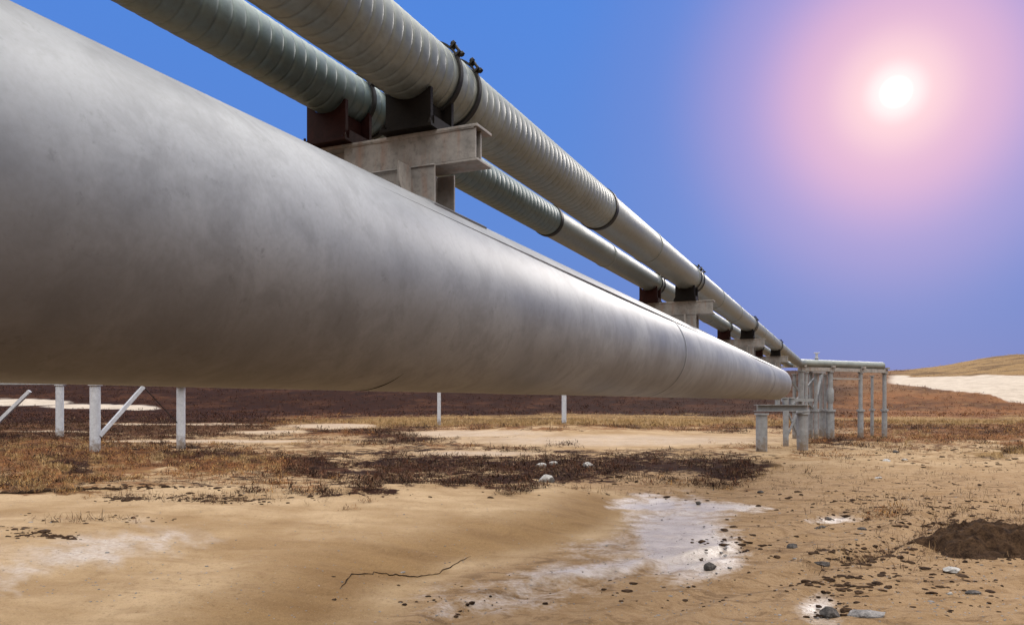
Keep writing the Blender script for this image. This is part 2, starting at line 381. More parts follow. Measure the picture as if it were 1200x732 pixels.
# vegetation mat
vn = m.mix(m.ramp(n_b, [(.35, 0), (.65, 1)]), (.13, .065, .032), (.30, .16, .075))
vd = m.mix(m.ramp(n_c, [(.35, 0), (.7, 1)]), (.018, .006, .003), (.060, .021, .008))
vr = m.mix(m.ramp(n_c, [(.35, 0), (.65, 1)]), (.17, .058, .022), (.42, .19, .07))
vo = m.mix(m.ramp(n_c, [(.35, 0), (.65, 1)]), (.26, .165, .065), (.46, .32, .15))
veg = m.mix(m.math('MULTIPLY', A['red'], m.ramp(n_b, [(.35, .3), (.6, 1)])), vn, vr)
veg = m.mix(m.math('MULTIPLY', A['ochre'], m.ramp(n_b, [(.3, .4), (.5, 1)])), veg, vo)
veg = m.mix(m.ramp(n_far, [(.47, 0), (.60, .7)]), veg, (.055, .026, .016))
veg = m.mix(m.ramp(n_far2, [(.52, 0), (.66, .45)]), veg, (.34, .21, .10))
vd = m.mix(m.ramp(n_far, [(.50, 0), (.60, .7)]), vd, (.10, .042, .020)); vd = m.mix(m.ramp(n_far2, [(.50, 0), (.62, .8)]), vd, (.022, .010, .007))
veg = m.mix(A['dark'], veg, vd)
th = m.math('ADD', A['veg'], m.math('MULTIPLY', m.math('SUBTRACT', n_b, .5), 1.5))
th = m.math('ADD', th, m.math('MULTIPLY', m.math('SUBTRACT', n_c, .5), 1.1))
th = m.math('ADD', th, m.math('MULTIPLY', m.math('SUBTRACT', n_far2, .5), 1.5))
vf = m.ramp(th, [(.44, 0), (.58, 1)])
vf = m.math('MULTIPLY', vf, m.ramp(A['veg'], [(.0, 0), (.15, 1)]))
col = m.mix(vf, sand, veg)
wc = m.mix(m.ramp(n_b, [(.35, 0), (.65, 1)]), (.50, .43, .37), (.74, .67, .62))  # pale sky reflection painted into the base colour of the wet ground
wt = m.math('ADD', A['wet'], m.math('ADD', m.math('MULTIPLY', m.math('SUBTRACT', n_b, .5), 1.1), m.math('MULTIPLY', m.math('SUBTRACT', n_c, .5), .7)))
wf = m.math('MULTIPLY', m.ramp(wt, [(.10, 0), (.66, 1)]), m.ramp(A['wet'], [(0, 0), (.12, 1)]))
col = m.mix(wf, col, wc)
col = m.mix(A['snow'], col, (.86, .83, .82))
gs = m.mix(1.0, col, (.395, .365, .34), 'MULTIPLY'); gs = m.mix(A['snow'], gs, m.mix(m.ramp(n_far2, [(.35, 0), (.65, 1)]), (.215, .18, .145), (.31, .265, .22)))
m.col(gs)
m.L.new(m.math('ADD', .04, m.math('MULTIPLY', wf, .5)), m.b.inputs['Specular IOR Level'])
m.rough(m.math('SUBTRACT', .92, m.math('MULTIPLY', wf, .62)))
b1 = m.bump(n_b, .8, .08); b2 = m.bump(n_c, .9, .03, b1); m.bump(n_d, .6, .01, b2)
GROUND = m.m

def vcol_mat(name, rough=.85):
    m = Mat(name, rough=rough, spec=.03); a = m.attr('tone'); m.L.new(a.outputs['Color'], m.b.inputs['Base Color']); return m.m
TWIG = vcol_mat('dry_tundra_plants')
def soil(name, c0, c1):
    m = Mat(name, rough=.95, spec=.04); a = m.noise(9, 6, .7); f = m.noise(45, 5, .65)
    c = m.mix(m.ramp(a, [(.35, 0), (.65, 1)]), c0, c1); c = m.mix(m.ramp(f, [(.35, .6), (.55, 0)]), c, tuple(x * .35 for x in c0))
    m.col(c); b1 = m.bump(a, .8, .04); m.bump(f, .7, .012, b1); return m.m
SOIL = soil('dark_soil', (.012, .007, .005), (.052, .030, .017))
DKROCK = soil('dark_rock', (.03, .028, .028), (.09, .08, .075))
GREYROCK = soil('grey_rock', (.09, .085, .085), (.22, .205, .20))
PALEROCK = soil('pale_rock', (.20, .19, .185), (.34, .325, .31))

# ------------------------------------------------------------------ ground sheet
def build_ground():
    rr = [1.2]
    while rr[-1] < 5200:
        r = rr[-1]; rr.append(r * (1.010 if 5 < r < 60 else (1.014 if r < 320 else 1.05) if r > 5 else 1.04))
    rr = np.array(rr)
    az = np.concatenate([np.arange(-180, -42, 3.0), np.arange(-42, 42, .14), np.arange(42, 180, 3.0)]) * math.pi / 180
    Rg, Ag = np.meshgrid(rr, az, indexing='ij'); nr, na = Rg.shape
    x = (Rg * np.sin(Ag)).ravel(); y = (Rg * np.cos(Ag)).ravel(); z = terrain(x, y)
    M = masks(x, y, z)
    z = z + .10 * M['veg'] * fbm(x / .5, y / .5, 61, 3) * sstep(70, 40, y)
    z = z - .03 * M['wet']
    co = np.stack([x, y, z], 1); co = np.vstack([co, [[0, 0, T1(0, .01)]]])
    i = np.arange(nr - 1)[:, None]; j = np.arange(na)[None, :]; j2 = (j + 1) % na
    q = np.stack([i * na + j, i * na + j2, (i + 1) * na + j2, (i + 1) * na + j], -1).reshape(-1, 4)[:, ::-1]
    cen = len(co) - 1
    tri = np.array([[cen, (k + 1) % na, k] for k in range(na)])
    me = bpy.data.meshes.new('ground'); me.vertices.add(len(co)); me.vertices.foreach_set('co', co.ravel())
    nl = q.size + tri.size; me.loops.add(nl); me.loops.foreach_set('vertex_index', np.concatenate([q.ravel(), tri.ravel()]))
    me.polygons.add(len(q) + len(tri))
    me.polygons.foreach_set('loop_start', np.concatenate([np.arange(len(q)) * 4, len(q) * 4 + np.arange(len(tri)) * 3]))
    me.update(calc_edges=True); me.validate()
    me.polygons.foreach_set('use_smooth', [True] * len(me.polygons))
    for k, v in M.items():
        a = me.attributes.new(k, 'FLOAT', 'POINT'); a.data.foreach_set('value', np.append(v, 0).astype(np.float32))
    me.materials.append(GROUND)
    o = bpy.data.objects.new('ground', me); COL.objects.link(o); tag(o, kind='structure')
build_ground()

# ------------------------------------------------------------------ pipe line frame: local +y along the pipes, +x to their right
TH = math.atan2(395, 900)
def W(a, t, z):  # a = metres left of the eye line parallel to the pipes
    return np.array([t * math.sin(TH) - a * math.cos(TH), t * math.cos(TH) + a * math.sin(TH), z])
AB, ZB, RB = 2.15, CAMZ + .55, .50
AF, ZF, RF = 2.14, CAMZ + 1.79, .19
AR, ZR, RR = 2.67, CAMZ + 1.75, .145
root = empty('main_pipe', (0, 0, 0), -TH, label='huge smooth grey galvanised pipe running across the picture under the two thin pipes', cat='pipe')
def profile(pts):   # drop duplicates
    return pts
# straight barrel with slightly uneven skin, then a bend to the left
segs = 96; mb = MB()
ts = list(np.arange(-6, 25.6, .12)); nring = len(ts)
vs = []
T, K = np.meshgrid(np.array(ts), np.arange(segs), indexing='ij'); ang = 2 * math.pi * K / segs
rad = RB + .004 * fbm(T * 1.4, ang * 3 + np.sin(ang) * 2, 5, 3) * np.sin(ang / 2) ** 2 * 2
cx = -AB + .012 * np.sin(T * .55 + 1)
X = cx + rad * np.cos(ang); Z = ZB + rad * np.sin(ang)
vs = np.stack([X, T, Z], -1).reshape(-1, 3)
fs = [(i * segs + k, i * segs + (k + 1) % segs, (i + 1) * segs + (k + 1) % segs, (i + 1) * segs + k) for i in range(nring - 1) for k in range(segs)]
mb.add(vs, fs).add([], []); mb.f.append(tuple(range(segs)))
mb.build('barrel', GALV, root, smooth=True)
t1 = ts[-1]; path = []; rads = []
for k in range(0, 13):
    q = k / 12 * math.pi / 2; path.append((-AB, t1 + .42 * math.sin(q), ZB)); rads.append(max(RB * math.cos(q), .002))
MB().sweep(path, rads, 96, caps=False).build('end_cap', GALV, root, smooth=True)
# lapped seams: circumferential straps and one long lap near the crown
for q0, q1, nn in ((-86, -52, 20),):
    MB().sweep([(-AB + (RB + .001) * math.cos(R(q)), 3.035, ZB + (RB + .001) * math.sin(R(q))) for q in np.linspace(q0, q1, nn)], [.0012 + .0025 * math.sin(math.pi * k / (nn - 1)) for k in range(nn)], 6).build('open_joint', BLK, root, smooth=True)
for tt in (-2.6, 3.0, 8.6, 14.2, 19.8):
    MB().sweep([(-AB, tt - .03, ZB), (-AB, tt - .02, ZB), (-AB, tt + .02, ZB), (-AB, tt + .03, ZB)], [RB - .003, RB + .0012, RB + .0012, RB - .003], 96, caps=False).build('sheet_joint', GALV, root, auto=True)
a0 = R(52)   # angle of the long lap on the visible shoulder
vs = []; fs = []
tl = np.arange(-6, 26, .3)
for i, t in enumerate(tl):
    for j, (da, dr) in enumerate(((-.180, -.005), (-.170, .0025), (.17, .0025), (.175, -.004))):
        vs.append((-AB + (RB + dr + .003) * math.cos(a0 + da), t, ZB + (RB + dr + .003) * math.sin(a0 + da)))
    if i: fs += [((i - 1) * 4 + j, (i - 1) * 4 + j + 1, i * 4 + j + 1, i * 4 + j) for j in range(3)]
MB().add(vs, fs).build('long_seam', GALV, root, auto=True)

# ribbed and smooth thin pipes
def ribbed(a, z, r, t0, t1, step=.085, seg=56):
    pts = []; rad = []
    t = t0
    while t < t1 - 1e-6:
        for f, dr in ((0, -.0048), (.06, -.0006), (.28, .0006), (.55, .0010), (.80, .0006), (.95, -.0006)):
            pts.append((-a, t + f * step, z)); rad.append(r + dr)
        t += step
    pts.append((-a, t1, z)); rad.append(r - .0065)
    return MB().sweep(pts, rad, seg)
rack_dir = np.array([.878, .479]); 
def thin_pipe(label, a, z, r, tj, mat, bend_r, run, smat):
    ro = empty('thin_pipe', (0, 0, 0), -TH, label=label, cat='pipe', group='two thin pipes carried above the main pipe')
    ribbed(a, z, r, -5, tj).build('ribbed_jacket', mat, ro, smooth=True)
    MB().sweep([(-a, tj - .03, z), (-a, tj - .028, z), (-a, tj + .035, z), (-a, tj + .037, z)], [r - .01, r + .009, r + .009, r - .01], 56).build('joint_band', BLK, ro, auto=True)
    # smooth jacket to the rack, with its turn to the right
    tend = 38.0 + (a - AF) * .5
    turn = math.atan2(rack_dir[0], rack_dir[1]) - TH
    path = [(-a, t, z) for t in np.arange(tj, tend, .8)] + [(-a, tend, z)]
    for k in range(1, 10):
        q = turn * k / 9; path.append((-a + bend_r * (1 - math.cos(q)), tend + bend_r * math.sin(q), z))
    ex, ey = path[-1][0], path[-1][1]
    path.append((ex + run * math.sin(turn), ey + run * math.cos(turn), z))
    MB().sweep(path, r - .004, 48).build('smooth_jacket', smat, ro, auto=True)
    for t in np.arange(tj + 1.9, tend - .5, 2.4):
        MB().sweep([(-a, t - .02, z), (-a, t - .018, z), (-a, t + .02, z), (-a, t + .022, z)], [r - .006, r + .003, r + .003, r - .006], 48, caps=False).build('sheet_joint', smat, ro, auto=True)
    return path
thin_pipe('thicker of the two ribbed pipes held above the main pipe, nearest the sun', AF, ZF, RF, 6.85, JACK, 1.2, 5.6, JSM)
thin_pipe('slimmer greenish ribbed pipe lying just left of the thicker one, above the main pipe', AR, ZR, RR, 6.95, JACK2, 1.8, 5.6, JSM)

# ------------------------------------------------------------------ saddle supports on the main pipe
ZT = CAMZ + 1.43
def surf(x):   # height of the main pipe's skin at local x
    return ZB + math.sqrt(max(RB ** 2 - (x + AB) ** 2, .0001))
def ring_part(x, z, r, y, parent, lug_angles):
    mb = MB(); n = 40; w_ = .032; th = .012
    vs = []
    for k in range(n):
        q = 2 * math.pi * k / n
        for (rr_, yy) in ((r + .004, -w_ / 2), (r + th + .004, -w_ / 2), (r + th + .004, w_ / 2), (r + .004, w_ / 2)):
            vs.append((x + rr_ * math.cos(q), y + yy, z + rr_ * math.sin(q)))
    fs = [(k * 4 + j, k * 4 + (j + 1) % 4, ((k + 1) % n) * 4 + (j + 1) % 4, ((k + 1) % n) * 4 + j) for k in range(n) for j in range(4)]
    mb.add(vs, fs)
    for la in lug_angles:
        for s_ in (-1, 1):
            q = la + s_ * .15
            p0 = (x + (r + .006) * math.cos(q), y, z + (r + .006) * math.sin(q))
            p1 = (p0[0] + .038 * math.cos(la), y, p0[2] + .038 * math.sin(la))
            mb.bar(p0, p1, .04, .012)
        c_ = np.array((x + (r + .034) * math.cos(la), y, z + (r + .034) * math.sin(la)))
        tq = np.array((-math.sin(la), 0, math.cos(la)))
        mb.sweep([c_ - tq * .045, c_ + tq * .045], .008, 8)
        mb.sweep([c_ - tq * .050, c_ - tq * .036], .016, 6); mb.sweep([c_ + tq * .036, c_ + tq * .050], .016, 6)
    return mb.build('pipe_clamp', BLK, parent, auto=True)
def make_support(label):
    ro = empty('pipe_bracket', (0, 0, 0), -TH, label=label, cat='bracket', group='steel brackets standing on the main pipe')
    xr, xl = -1.75, -2.93
    # cross beam: H section lying across
    mb = MB()
    mb.box((xl, -.09, ZT - .016), (xr, .09, ZT)); mb.box((xl, -.085, ZT - .19), (xr, .085, ZT - .176))
    mb.box((xl + .01, -.008, ZT - .176), (xr - .02, .008, ZT - .016))
    mb.build('cross_beam', SUPP, ro, bevel=.003)
    # closing plate welded into the near side of the beam
    MB().box((xl + .35, -.082, ZT - .175), (xr - .012, -.072, ZT - .017)).build('side_plate', SUPP, ro, bevel=.002)
    # column
    mb = MB(); xa, xb = -1.985, -2.20
    zt = ZT - .19
    z1 = surf(xa) - .06
    mb.box((xb, -.115, z1 - .02), (xa, -.101, zt)); mb.box((xb, .101, z1 - .02), (xa, .115, zt)); mb.box(((xa + xb) / 2 - .006, -.101, z1), ((xa + xb) / 2 + .006, .101, zt))
    mb.build('column', SUPP, ro, bevel=.003)
    mb = MB(); mb.box((-2.52, -.115, z1 - .03), (-2.40, -.101, zt)); mb.box((-2.52, .101, z1 - .03), (-2.40, .115, zt)); mb.box((-2.466, -.101, z1), (-2.454, .101, zt))
    mb.build('column', SUPP, ro, bevel=.003)
    MB().box((-2.402, -.108, z1), (-2.198, -.100, zt)).build('web_plate', SUPP, ro)
    # gussets: triangular stiffeners under the beam on both flanges
    for gx in (-2.13, -2.40):
        MB().prism([(-.113, zt), (-.113, zt - .34), (-.17, zt - .22), (-.235, zt - .10), (-.245, zt)], 0, gx - .005, gx + .005).build('gusset', SUPP, ro)
    MB().prism([(-2.52, zt), (-2.80, zt), (-2.52, zt - .17)], 1, -.006, .006).build('gusset', SUPP, ro)
    mb = MB(); g_ = np.random.default_rng(5)
    for p_, q_ in (((-1.985, -.119, zt - .003), (-2.52, -.119, zt - .003)), ((-2.20, -.119, zt), (-2.20, -.119, z1 + .02)), ((-2.40, -.119, zt), (-2.40, -.119, z1 + .02)), ((-2.13, -.118, zt), (-2.13, -.118, zt - .34)), ((-1.77, -.083, ZT - .018), (-2.55, -.083, ZT - .018))):
        n_ = 26; mb.sweep([tuple(np.array(p_) + (np.array(q_) - np.array(p_)) * k / n_) for k in range(n_ + 1)], [.0045 + .002 * g_.random() for _ in range(n_ + 1)], 6)
    mb.build('weld_bead', SUPP, ro, smooth=True)
    # curved saddle pad lying on the pipe
    vs = []; n = 16
    for k in range(n + 1):
        q = R(58) + R(64) * k / n
        for yy, rr_ in ((-.30, RB + .001), (-.298, RB + .012), (.298, RB + .012), (.30, RB + .001)):
            vs.append((-AB + rr_ * math.cos(q), yy, ZB + rr_ * math.sin(q)))
    fs = [(k * 4 + j, k * 4 + j + 1, (k + 1) * 4 + j + 1, (k + 1) * 4 + j) for k in range(n) for j in range(3)]
    fs += [(0, 1, 2, 3), (n * 4, n * 4 + 3, n * 4 + 2, n * 4 + 1)]
    MB().add(vs, fs).build('saddle_pad', GALV, ro, auto=True)
    # shoes
    for (a, z, r, hw) in ((AF, ZF, RF, .135), (AR, ZR, RR, .15)):
        mb = MB()
        arc = [(-a + (r + .002) * math.cos(q), z + (r + .002) * math.sin(q)) for q in np.linspace(math.pi + (.85 if a == AF else .62), 2 * math.pi - (.85 if a == AF else .62), 13)]
        x0 = min(p[0] for p in arc) - .012; x1 = max(p[0] for p in arc) + .012
        poly = [(x1, ZT + .001), (x1, arc[-1][1])] + arc[::-1] + [(x0, arc[0][1]), (x0, ZT + .001)]
        # two cradle plates and a base
        for yy in (-.115, .115):
            mb.prism(poly, 1, yy - .012, yy + .012)
        mb.box((x0 - .02, -.16, ZT + .001), (x1 + .02, .16, ZT + .015))
        zc_ = z - r - .002
        for xx in (-.07, .07): mb.box((-a + xx - .006, -.103, ZT + .015), (-a + xx + .006, .103, zc_ + .01))
        for xx in (x0 - .002, x1 + .002):
            for yy in (-.142, .142): mb.sweep([(xx, yy, ZT + .015), (xx, yy, ZT + .03)], .014, 6); mb.sweep([(xx, yy, ZT + .03), (xx, yy, ZT + .045)], .007, 8)
            mb.box((xx - .006, -.103, ZT + .015), (xx + .006, .103, ZT + .07))
        mb.build('pipe_shoe', PLANK if a == AF else RUST, ro)
        for yy in ((.10, .33) if a == AF else (.12, .30)):
            ring_part(-a, z, r + .001, yy, ro, (R(38), R(180 - 15)))
    return ro
T0 = (CAMZ * 0 + 3.63)
LBL = ['nearest and largest steel bracket on the main pipe, with black clamps and red-brown shoes',
       'second bracket along the main pipe, much smaller than the nearest one',
       'third bracket along the main pipe, between the second one and the crowded far ones',
       'fourth bracket along the main pipe, last before the far pipe rack']
s0 = make_support(LBL[0])
d2 = np.array([math.sin(TH), math.cos(TH)])
for i, t in enumerate((T0, T0 + 7.5, T0 + 14.75, T0 + 22.1)):
    o = s0 if i == 0 else copy_tree(s0)
    o.location = (d2[0] * t, d2[1] * t, 0); o['label'] = LBL[i]

# ------------------------------------------------------------------ low trestle under the end of the main pipe
tb = 27.0
ro = empty('pipe_trestle', (*W(0, 0, 0)[:2] + d2 * 26.7, 0), -TH, label='low pale grey trestle on round piles under the far end of the main pipe', cat='trestle')
def loc2local(x, y, t0):  # world xy to local coordinates of an empty at distance t0
    p = np.array([x, y]) - d2 * t0; r_ = np.array([math.cos(TH), -math.sin(TH)]); return float(p @ r_), float(p @ d2)
for (px, py, r_) in ((892.5, 530, .20), (940.5, 528, .20)):
    x, y = ground_xy(px, py); lx, ly = loc2local(x, y, 26.7); g = T1(x, y)
    mb = MB(); mb.sweep([(lx, ly, g - .5), (lx, ly, g + 1.42 - g)], r_, 20); mb.sweep([(lx, ly, 1.36), (lx, ly, 1.42)], r_ + .05, 20)
    mb.build('leg', LEGM, ro, auto=True)
xa_, ya_ = loc2local(*ground_xy(887, 530), 26.7); xb_, yb_ = loc2local(*ground_xy(946, 528), 26.7)
mb = MB(); mb.bar((xa_, ya_, 1.50), (xb_, yb_, 1.50), .34, .02); mb.bar((xa_, ya_, 1.72), (xb_, yb_, 1.72), .34, .02); mb.bar((xa_, ya_, 1.61), (xb_, yb_, 1.61), .03, .2)
mb.build('head_beam', LEGM, ro)
for f in (.40, .55, .68):
    p = (xa_ + (xb_ - xa_) * f, ya_ + (yb_ - ya_) * f)
    mb = MB(); mb.sweep([(p[0], p[1], 1.73), (p[0], p[1], 1.95)], .09, 14); mb.sweep([(p[0], p[1], 1.95), (p[0], p[1], 2.0)], .13, 14)
    mb.build('stub_post', LEGM, ro, auto=True)
# second row behind with its bracing
rows = []
for f in (.32, .62):
    p = (xa_ + (xb_ - xa_) * f + .2, ya_ + (yb_ - ya_) * f + 3.2); rows.append(p)
    MB().sweep([(p[0], p[1], -.4), (p[0], p[1], 1.9)], .11, 14).build('back_post', LEGM, ro, auto=True)
(p, q) = rows
MB().bar((p[0], p[1], .3), (q[0], q[1], 1.6), .06, .06).build('cross_brace', LEGM, ro)
MB().bar((p[0], p[1] + .07, 1.6), (q[0], q[1] + .07, .3), .06, .06).build('cross_brace', LEGM, ro)
MB().bar((p[0] - .15, p[1], 1.9), (q[0] + .5, q[1], 1.9), .2, .12).build('back_beam', LEGM, ro)

# ------------------------------------------------------------------ far pipe rack
rack = empty('pipe_rack', (13.6, 36.0, 0), 0, label='tall grey pipe rack on thin posts carrying the pipes to the right', cat='pipe rack')
O = np.array([13.6, 36.0])
pd = np.array([-.479, .878])
bents = []
def col_at(px, Y, r_lo, r_hi, ztop, zc=1.35):
    x = (px - 600) * Y / F; p = np.array([x, Y]) - O; g = T1(x, Y)
    r_lo *= .85; r_hi *= .85
    mb = MB(); mb.sweep([(p[0], p[1], g - .4), (p[0], p[1], zc)], r_lo, 18)
    mb.sweep([(p[0], p[1], zc), (p[0], p[1], zc + .10)], r_lo + .06, 18); mb.sweep([(p[0], p[1], zc + .10), (p[0], p[1], ztop)], r_hi, 18)
    mb.sweep([(p[0], p[1], ztop - .04), (p[0], p[1], ztop)], r_hi + .05, 14)
    mb.build('post', LEGM, rack, auto=True); return p
zt_ = 3.28
pa = col_at(939, 36.2, .20, .16, zt_); pb = col_at(973, 37.0, .22, .14, zt_); pc = col_at(1008.5, 38.0, .16, .11, zt_); pdn = col_at(1036.5, 39.0, .15, .11, zt_)
pe = col_at(950, 38.2, .14, .11, zt_); pf = col_at(962, 39.6, .14, .11, zt_)
def beam(p, q, z, w_, h, ext=.0, name='beam', m_=SUPP):
    d = (q - p) / np.linalg.norm(q - p)
    a_ = p - d * ext; b_ = q + d * ext
    return MB().bar((*a_, z), (*b_, z), w_, h).build(name, m_, rack)
beam(pa, pb, zt_ + .095, .26, .18, .1); beam(pb, pc, zt_ + .098, .22, .17, -.15); beam(pc, pdn, zt_ + .095, .26, .18, .1)
beam(pe, pf, zt_ + .09, .2, .16, .5)
for pp in (pa, pb, pc, pdn):
    q = pp + pd * 1.5; MB().bar((*(pp - pd * .25), zt_ + .232), (*q, zt_ + .232), .16, .09).build('sleeper', SUPP, rack)
# swollen sleeve on the second post
MB().sweep([(*pb, 1.75), (*pb, 1.9), (*pb, 2.35), (*pb, 2.5)], [.12, .165, .165, .12], 18).build('post_sleeve', LEGM, rack, auto=True)
# slanting braces
MB().bar((*(pf + (pb - pf) * .1), 3.2), (*(pe + (pf - pe) * .3), 1.3), .14, .14).build('brace', LEGM, rack)
MB().bar((*pa, 3.1), (*(pe), 1.5), .1, .1).build('brace', LEGM, rack)
MB().bar((*pb, 2.95), (*pc, 2.95), .07, .08).build('tie_bar', SUPP, rack)
for px_, Y_, rl, rh in ((931, 37.6, .12, .10), (945, 35.4, .10, .08), (956, 37.0, .12, .10), (967, 38.6, .11, .09), (1022, 40.5, .10, .08)):
    col_at(px_, Y_, rl, rh, 3.2)
MB().bar((*(pa + pd * .8), 1.4), (*(pb + pd * .8), 3.1), .09, .09).build('brace', LEGM, rack)
MB().bar((*(pa + pd * .9), 3.1), (*(pb + pd * .9), 1.4), .09, .09).build('brace', LEGM, rack)
# white flanged fittings standing on the pipes at the rack
def valve(px, Y, z, label):
    x = (px - 600) * Y / F
    v = empty('pipe_valve', (x, Y, z), 0, label=label, cat='valve')
    mb = MB(); mb.sweep([(0, 0, 0), (0, 0, .10)], .07, 14); mb.sweep([(0, 0, .10), (0, 0, .13)], .13, 16); mb.sweep([(0, 0, .13), (0, 0, .34)], .06, 14)
    mb.build('valve_body', PALE, v, auto=True)
    n = 20; pts = [(.13 * math.cos(2 * math.pi * k / n), .13 * math.sin(2 * math.pi * k / n), .36) for k in range(n + 1)]
    mb = MB(); mb.sweep(pts, .016, 8, caps=False); mb.bar((-.13, 0, .36), (.13, 0, .36), .02, .02); mb.bar((0, -.13, .362), (0, .13, .362), .02, .02); mb.sweep([(0, 0, .3), (0, 0, .38)], .02, 8)
    mb.build('hand_wheel', PALE, v, auto=True)
valve(957, 36.9, ZF + RF - .02, 'small pale valve with hand wheel on the pipe over the rack')

# ------------------------------------------------------------------ steel frames far left behind the main pipe
def pile(mb, x, y, r_, h, g): mb.sweep([(x, y, g - .5), (x, y, h)], r_, 20); mb.sweep([(x, y, h), (x, y, h + .04)], r_ + .06, 20)
x1, y1 = ground_xy(111.5, 530); x2, y2 = ground_xy(212, 525)
fr = empty('pile_frame', (x1, y1, 0), 0, label='two pale round posts with a slanting brace, seen below the main pipe at left', cat='frame')
mb = MB(); pile(mb, 0, 0, .18, 2.42, 0); mb.build('post', PALE, fr, auto=True)
mb = MB(); pile(mb, x2 - x1, y2 - y1, .165, 2.42, 0); mb.build('post', PALE, fr, auto=True)
ax, ay = (168 - 600) * 29 / F - x1, 29 - y1
MB().bar((.15, .02, .60), (ax, ay, 2.40), .13, .13).build('brace', PALE, fr)
MB().sweep([(ax, ay, 2.40), (x2 - x1, y2 - y1, .85)], .018, 8).build('tie_rod', BLK, fr)
MB().bar((-.5, 0, 2.55), (x2 - x1 + .5, y2 - y1, 2.55), .2, .18).build('head_beam', LEGM, fr)
x3, y3 = ground_xy(70, 512)
fr2 = empty('pile_frame', (x3, y3, 0), 0, label='more distant single pale post with a slanting strut at the left edge of the picture', cat='frame')
mb = MB(); pile(mb, 0, 0, .19, 2.66, 0); mb.build('post', PALE, fr2, auto=True)
bx = (35 - 600) * y3 / F - x3; cx_ = (-6 - 600) * y3 / F - x3
MB().bar((bx, 0, 1.85 + 12 * y3 / F), (cx_, 0, 1.85 - 28 * y3 / F), .17, .17).build('brace', PALE, fr2)
mb = MB(); pile(mb, cx_ - .3, 0, .19, 2.66, 0); mb.build('post', PALE, fr2, auto=True)
MB().bar((.3, 0, 2.8), (cx_ - .5, 0, 2.8), .2, .18).build('head_beam', LEGM, fr2)
for px, py, wd, lb in ((514.5, 498, 4.2, 'thin white marker post standing alone below the middle of the main pipe'), (661, 499, 5.6, 'thicker white marker post by the patch of rust-red cover')):
    x, y = ground_xy(px, py); g = T1(x, y)
    po = empty('marker_post', (x, y, g), 0, label=lb, cat='post', group='white marker posts')
    r_ = wd / 2 * y / F
    MB().sweep([(0, 0, -.4), (0, 0, 2.62)], r_, 14).build('shaft', PALE, po, auto=True)
    MB().sweep([(0, 0, 2.62), (0, 0, 2.68), (0, 0, 2.76)], [r_ * 1.15, r_ * 1.15, r_ * .3], 14).build('cap', PALE, po, auto=True)

# ------------------------------------------------------------------ plants: twigs and blades growing on the covered ground
def scatter(name, label, cat, pts, size, blades, palette, flat=.5, width=.012, seed=1, bush=False):
    g = np.random.default_rng(seed); n = len(pts)
    pts = np.asarray(pts); size = np.asarray(size)
    pal = np.array(palette)
    nb = n * blades; ci = np.repeat(np.arange(n), blades)
    s = size[ci] * g.uniform(.5, 1.2, nb)
    az = g.uniform(0, 2 * math.pi, nb); lean = g.uniform(.1, 1.35, nb) * flat * 1.6
    off = g.normal(0, .45, (nb, 2)) * size[ci][:, None]
    bx = pts[ci, 0] + off[:, 0]; by = pts[ci, 1] + off[:, 1]; bz = pts[ci, 2] - .02 * size[ci]
    if bush:
        rr_ = np.hypot(off[:, 0], off[:, 1]) / (size[ci] * 1.1)
        bz = bz + g.uniform(0, .75, nb) * size[ci] * np.clip(1 - rr_ ** 2, .05, 1); s = s * .42; lean = g.uniform(.1, 2.0, nb)
    dx = np.cos(az) * np.sin(lean); dy = np.sin(az) * np.sin(lean); dz = np.cos(lean)
    wv = width * s / .25
    px_, py_ = -np.sin(az) * wv, np.cos(az) * wv
    mid = .55; bend = g.uniform(-.25, .25, (nb, 2)) * s[:, None]
    v = np.zeros((nb, 5, 3))
    v[:, 0] = np.stack([bx - px_, by - py_, bz], 1); v[:, 1] = np.stack([bx + px_, by + py_, bz], 1)
    mxp = np.stack([bx + dx * s * mid + bend[:, 0], by + dy * s * mid + bend[:, 1], bz + dz * s * mid], 1)
    v[:, 2] = mxp + np.stack([px_, py_, 0 * px_], 1) * .9; v[:, 3] = mxp - np.stack([px_, py_, 0 * px_], 1) * .9
    v[:, 4] = np.stack([bx + dx * s, by + dy * s, bz + dz * s], 1)
    base_i = np.arange(nb)[:, None] * 5
    quads = base_i + np.array([[0, 1, 2, 3]]); tris = base_i + np.array([[3, 2, 4]])
    me = bpy.data.meshes.new(name); me.vertices.add(nb * 5); me.vertices.foreach_set('co', v.ravel())
    me.loops.add(nb * 7); me.loops.foreach_set('vertex_index', np.concatenate([quads.ravel(), tris.ravel()]))
    me.polygons.add(nb * 2); me.polygons.foreach_set('loop_start', np.concatenate([np.arange(nb) * 4, nb * 4 + np.arange(nb) * 3]))
    me.update(calc_edges=True)
    pc_ = pal[g.integers(0, len(pal), n)][ci] * g.uniform(.6, 1.4, (nb, 1))
    colr = np.ones((nb, 5, 4)); colr[:, :, :3] = pc_[:, None, :]
    a = me.attributes.new('tone', 'FLOAT_COLOR', 'POINT'); a.data.foreach_set('color', colr.astype(np.float32).ravel())
    me.materials.append(TWIG); o = bpy.data.objects.new(name, me); COL.objects.link(o)
    tag(o, label, cat, kind='stuff'); return o
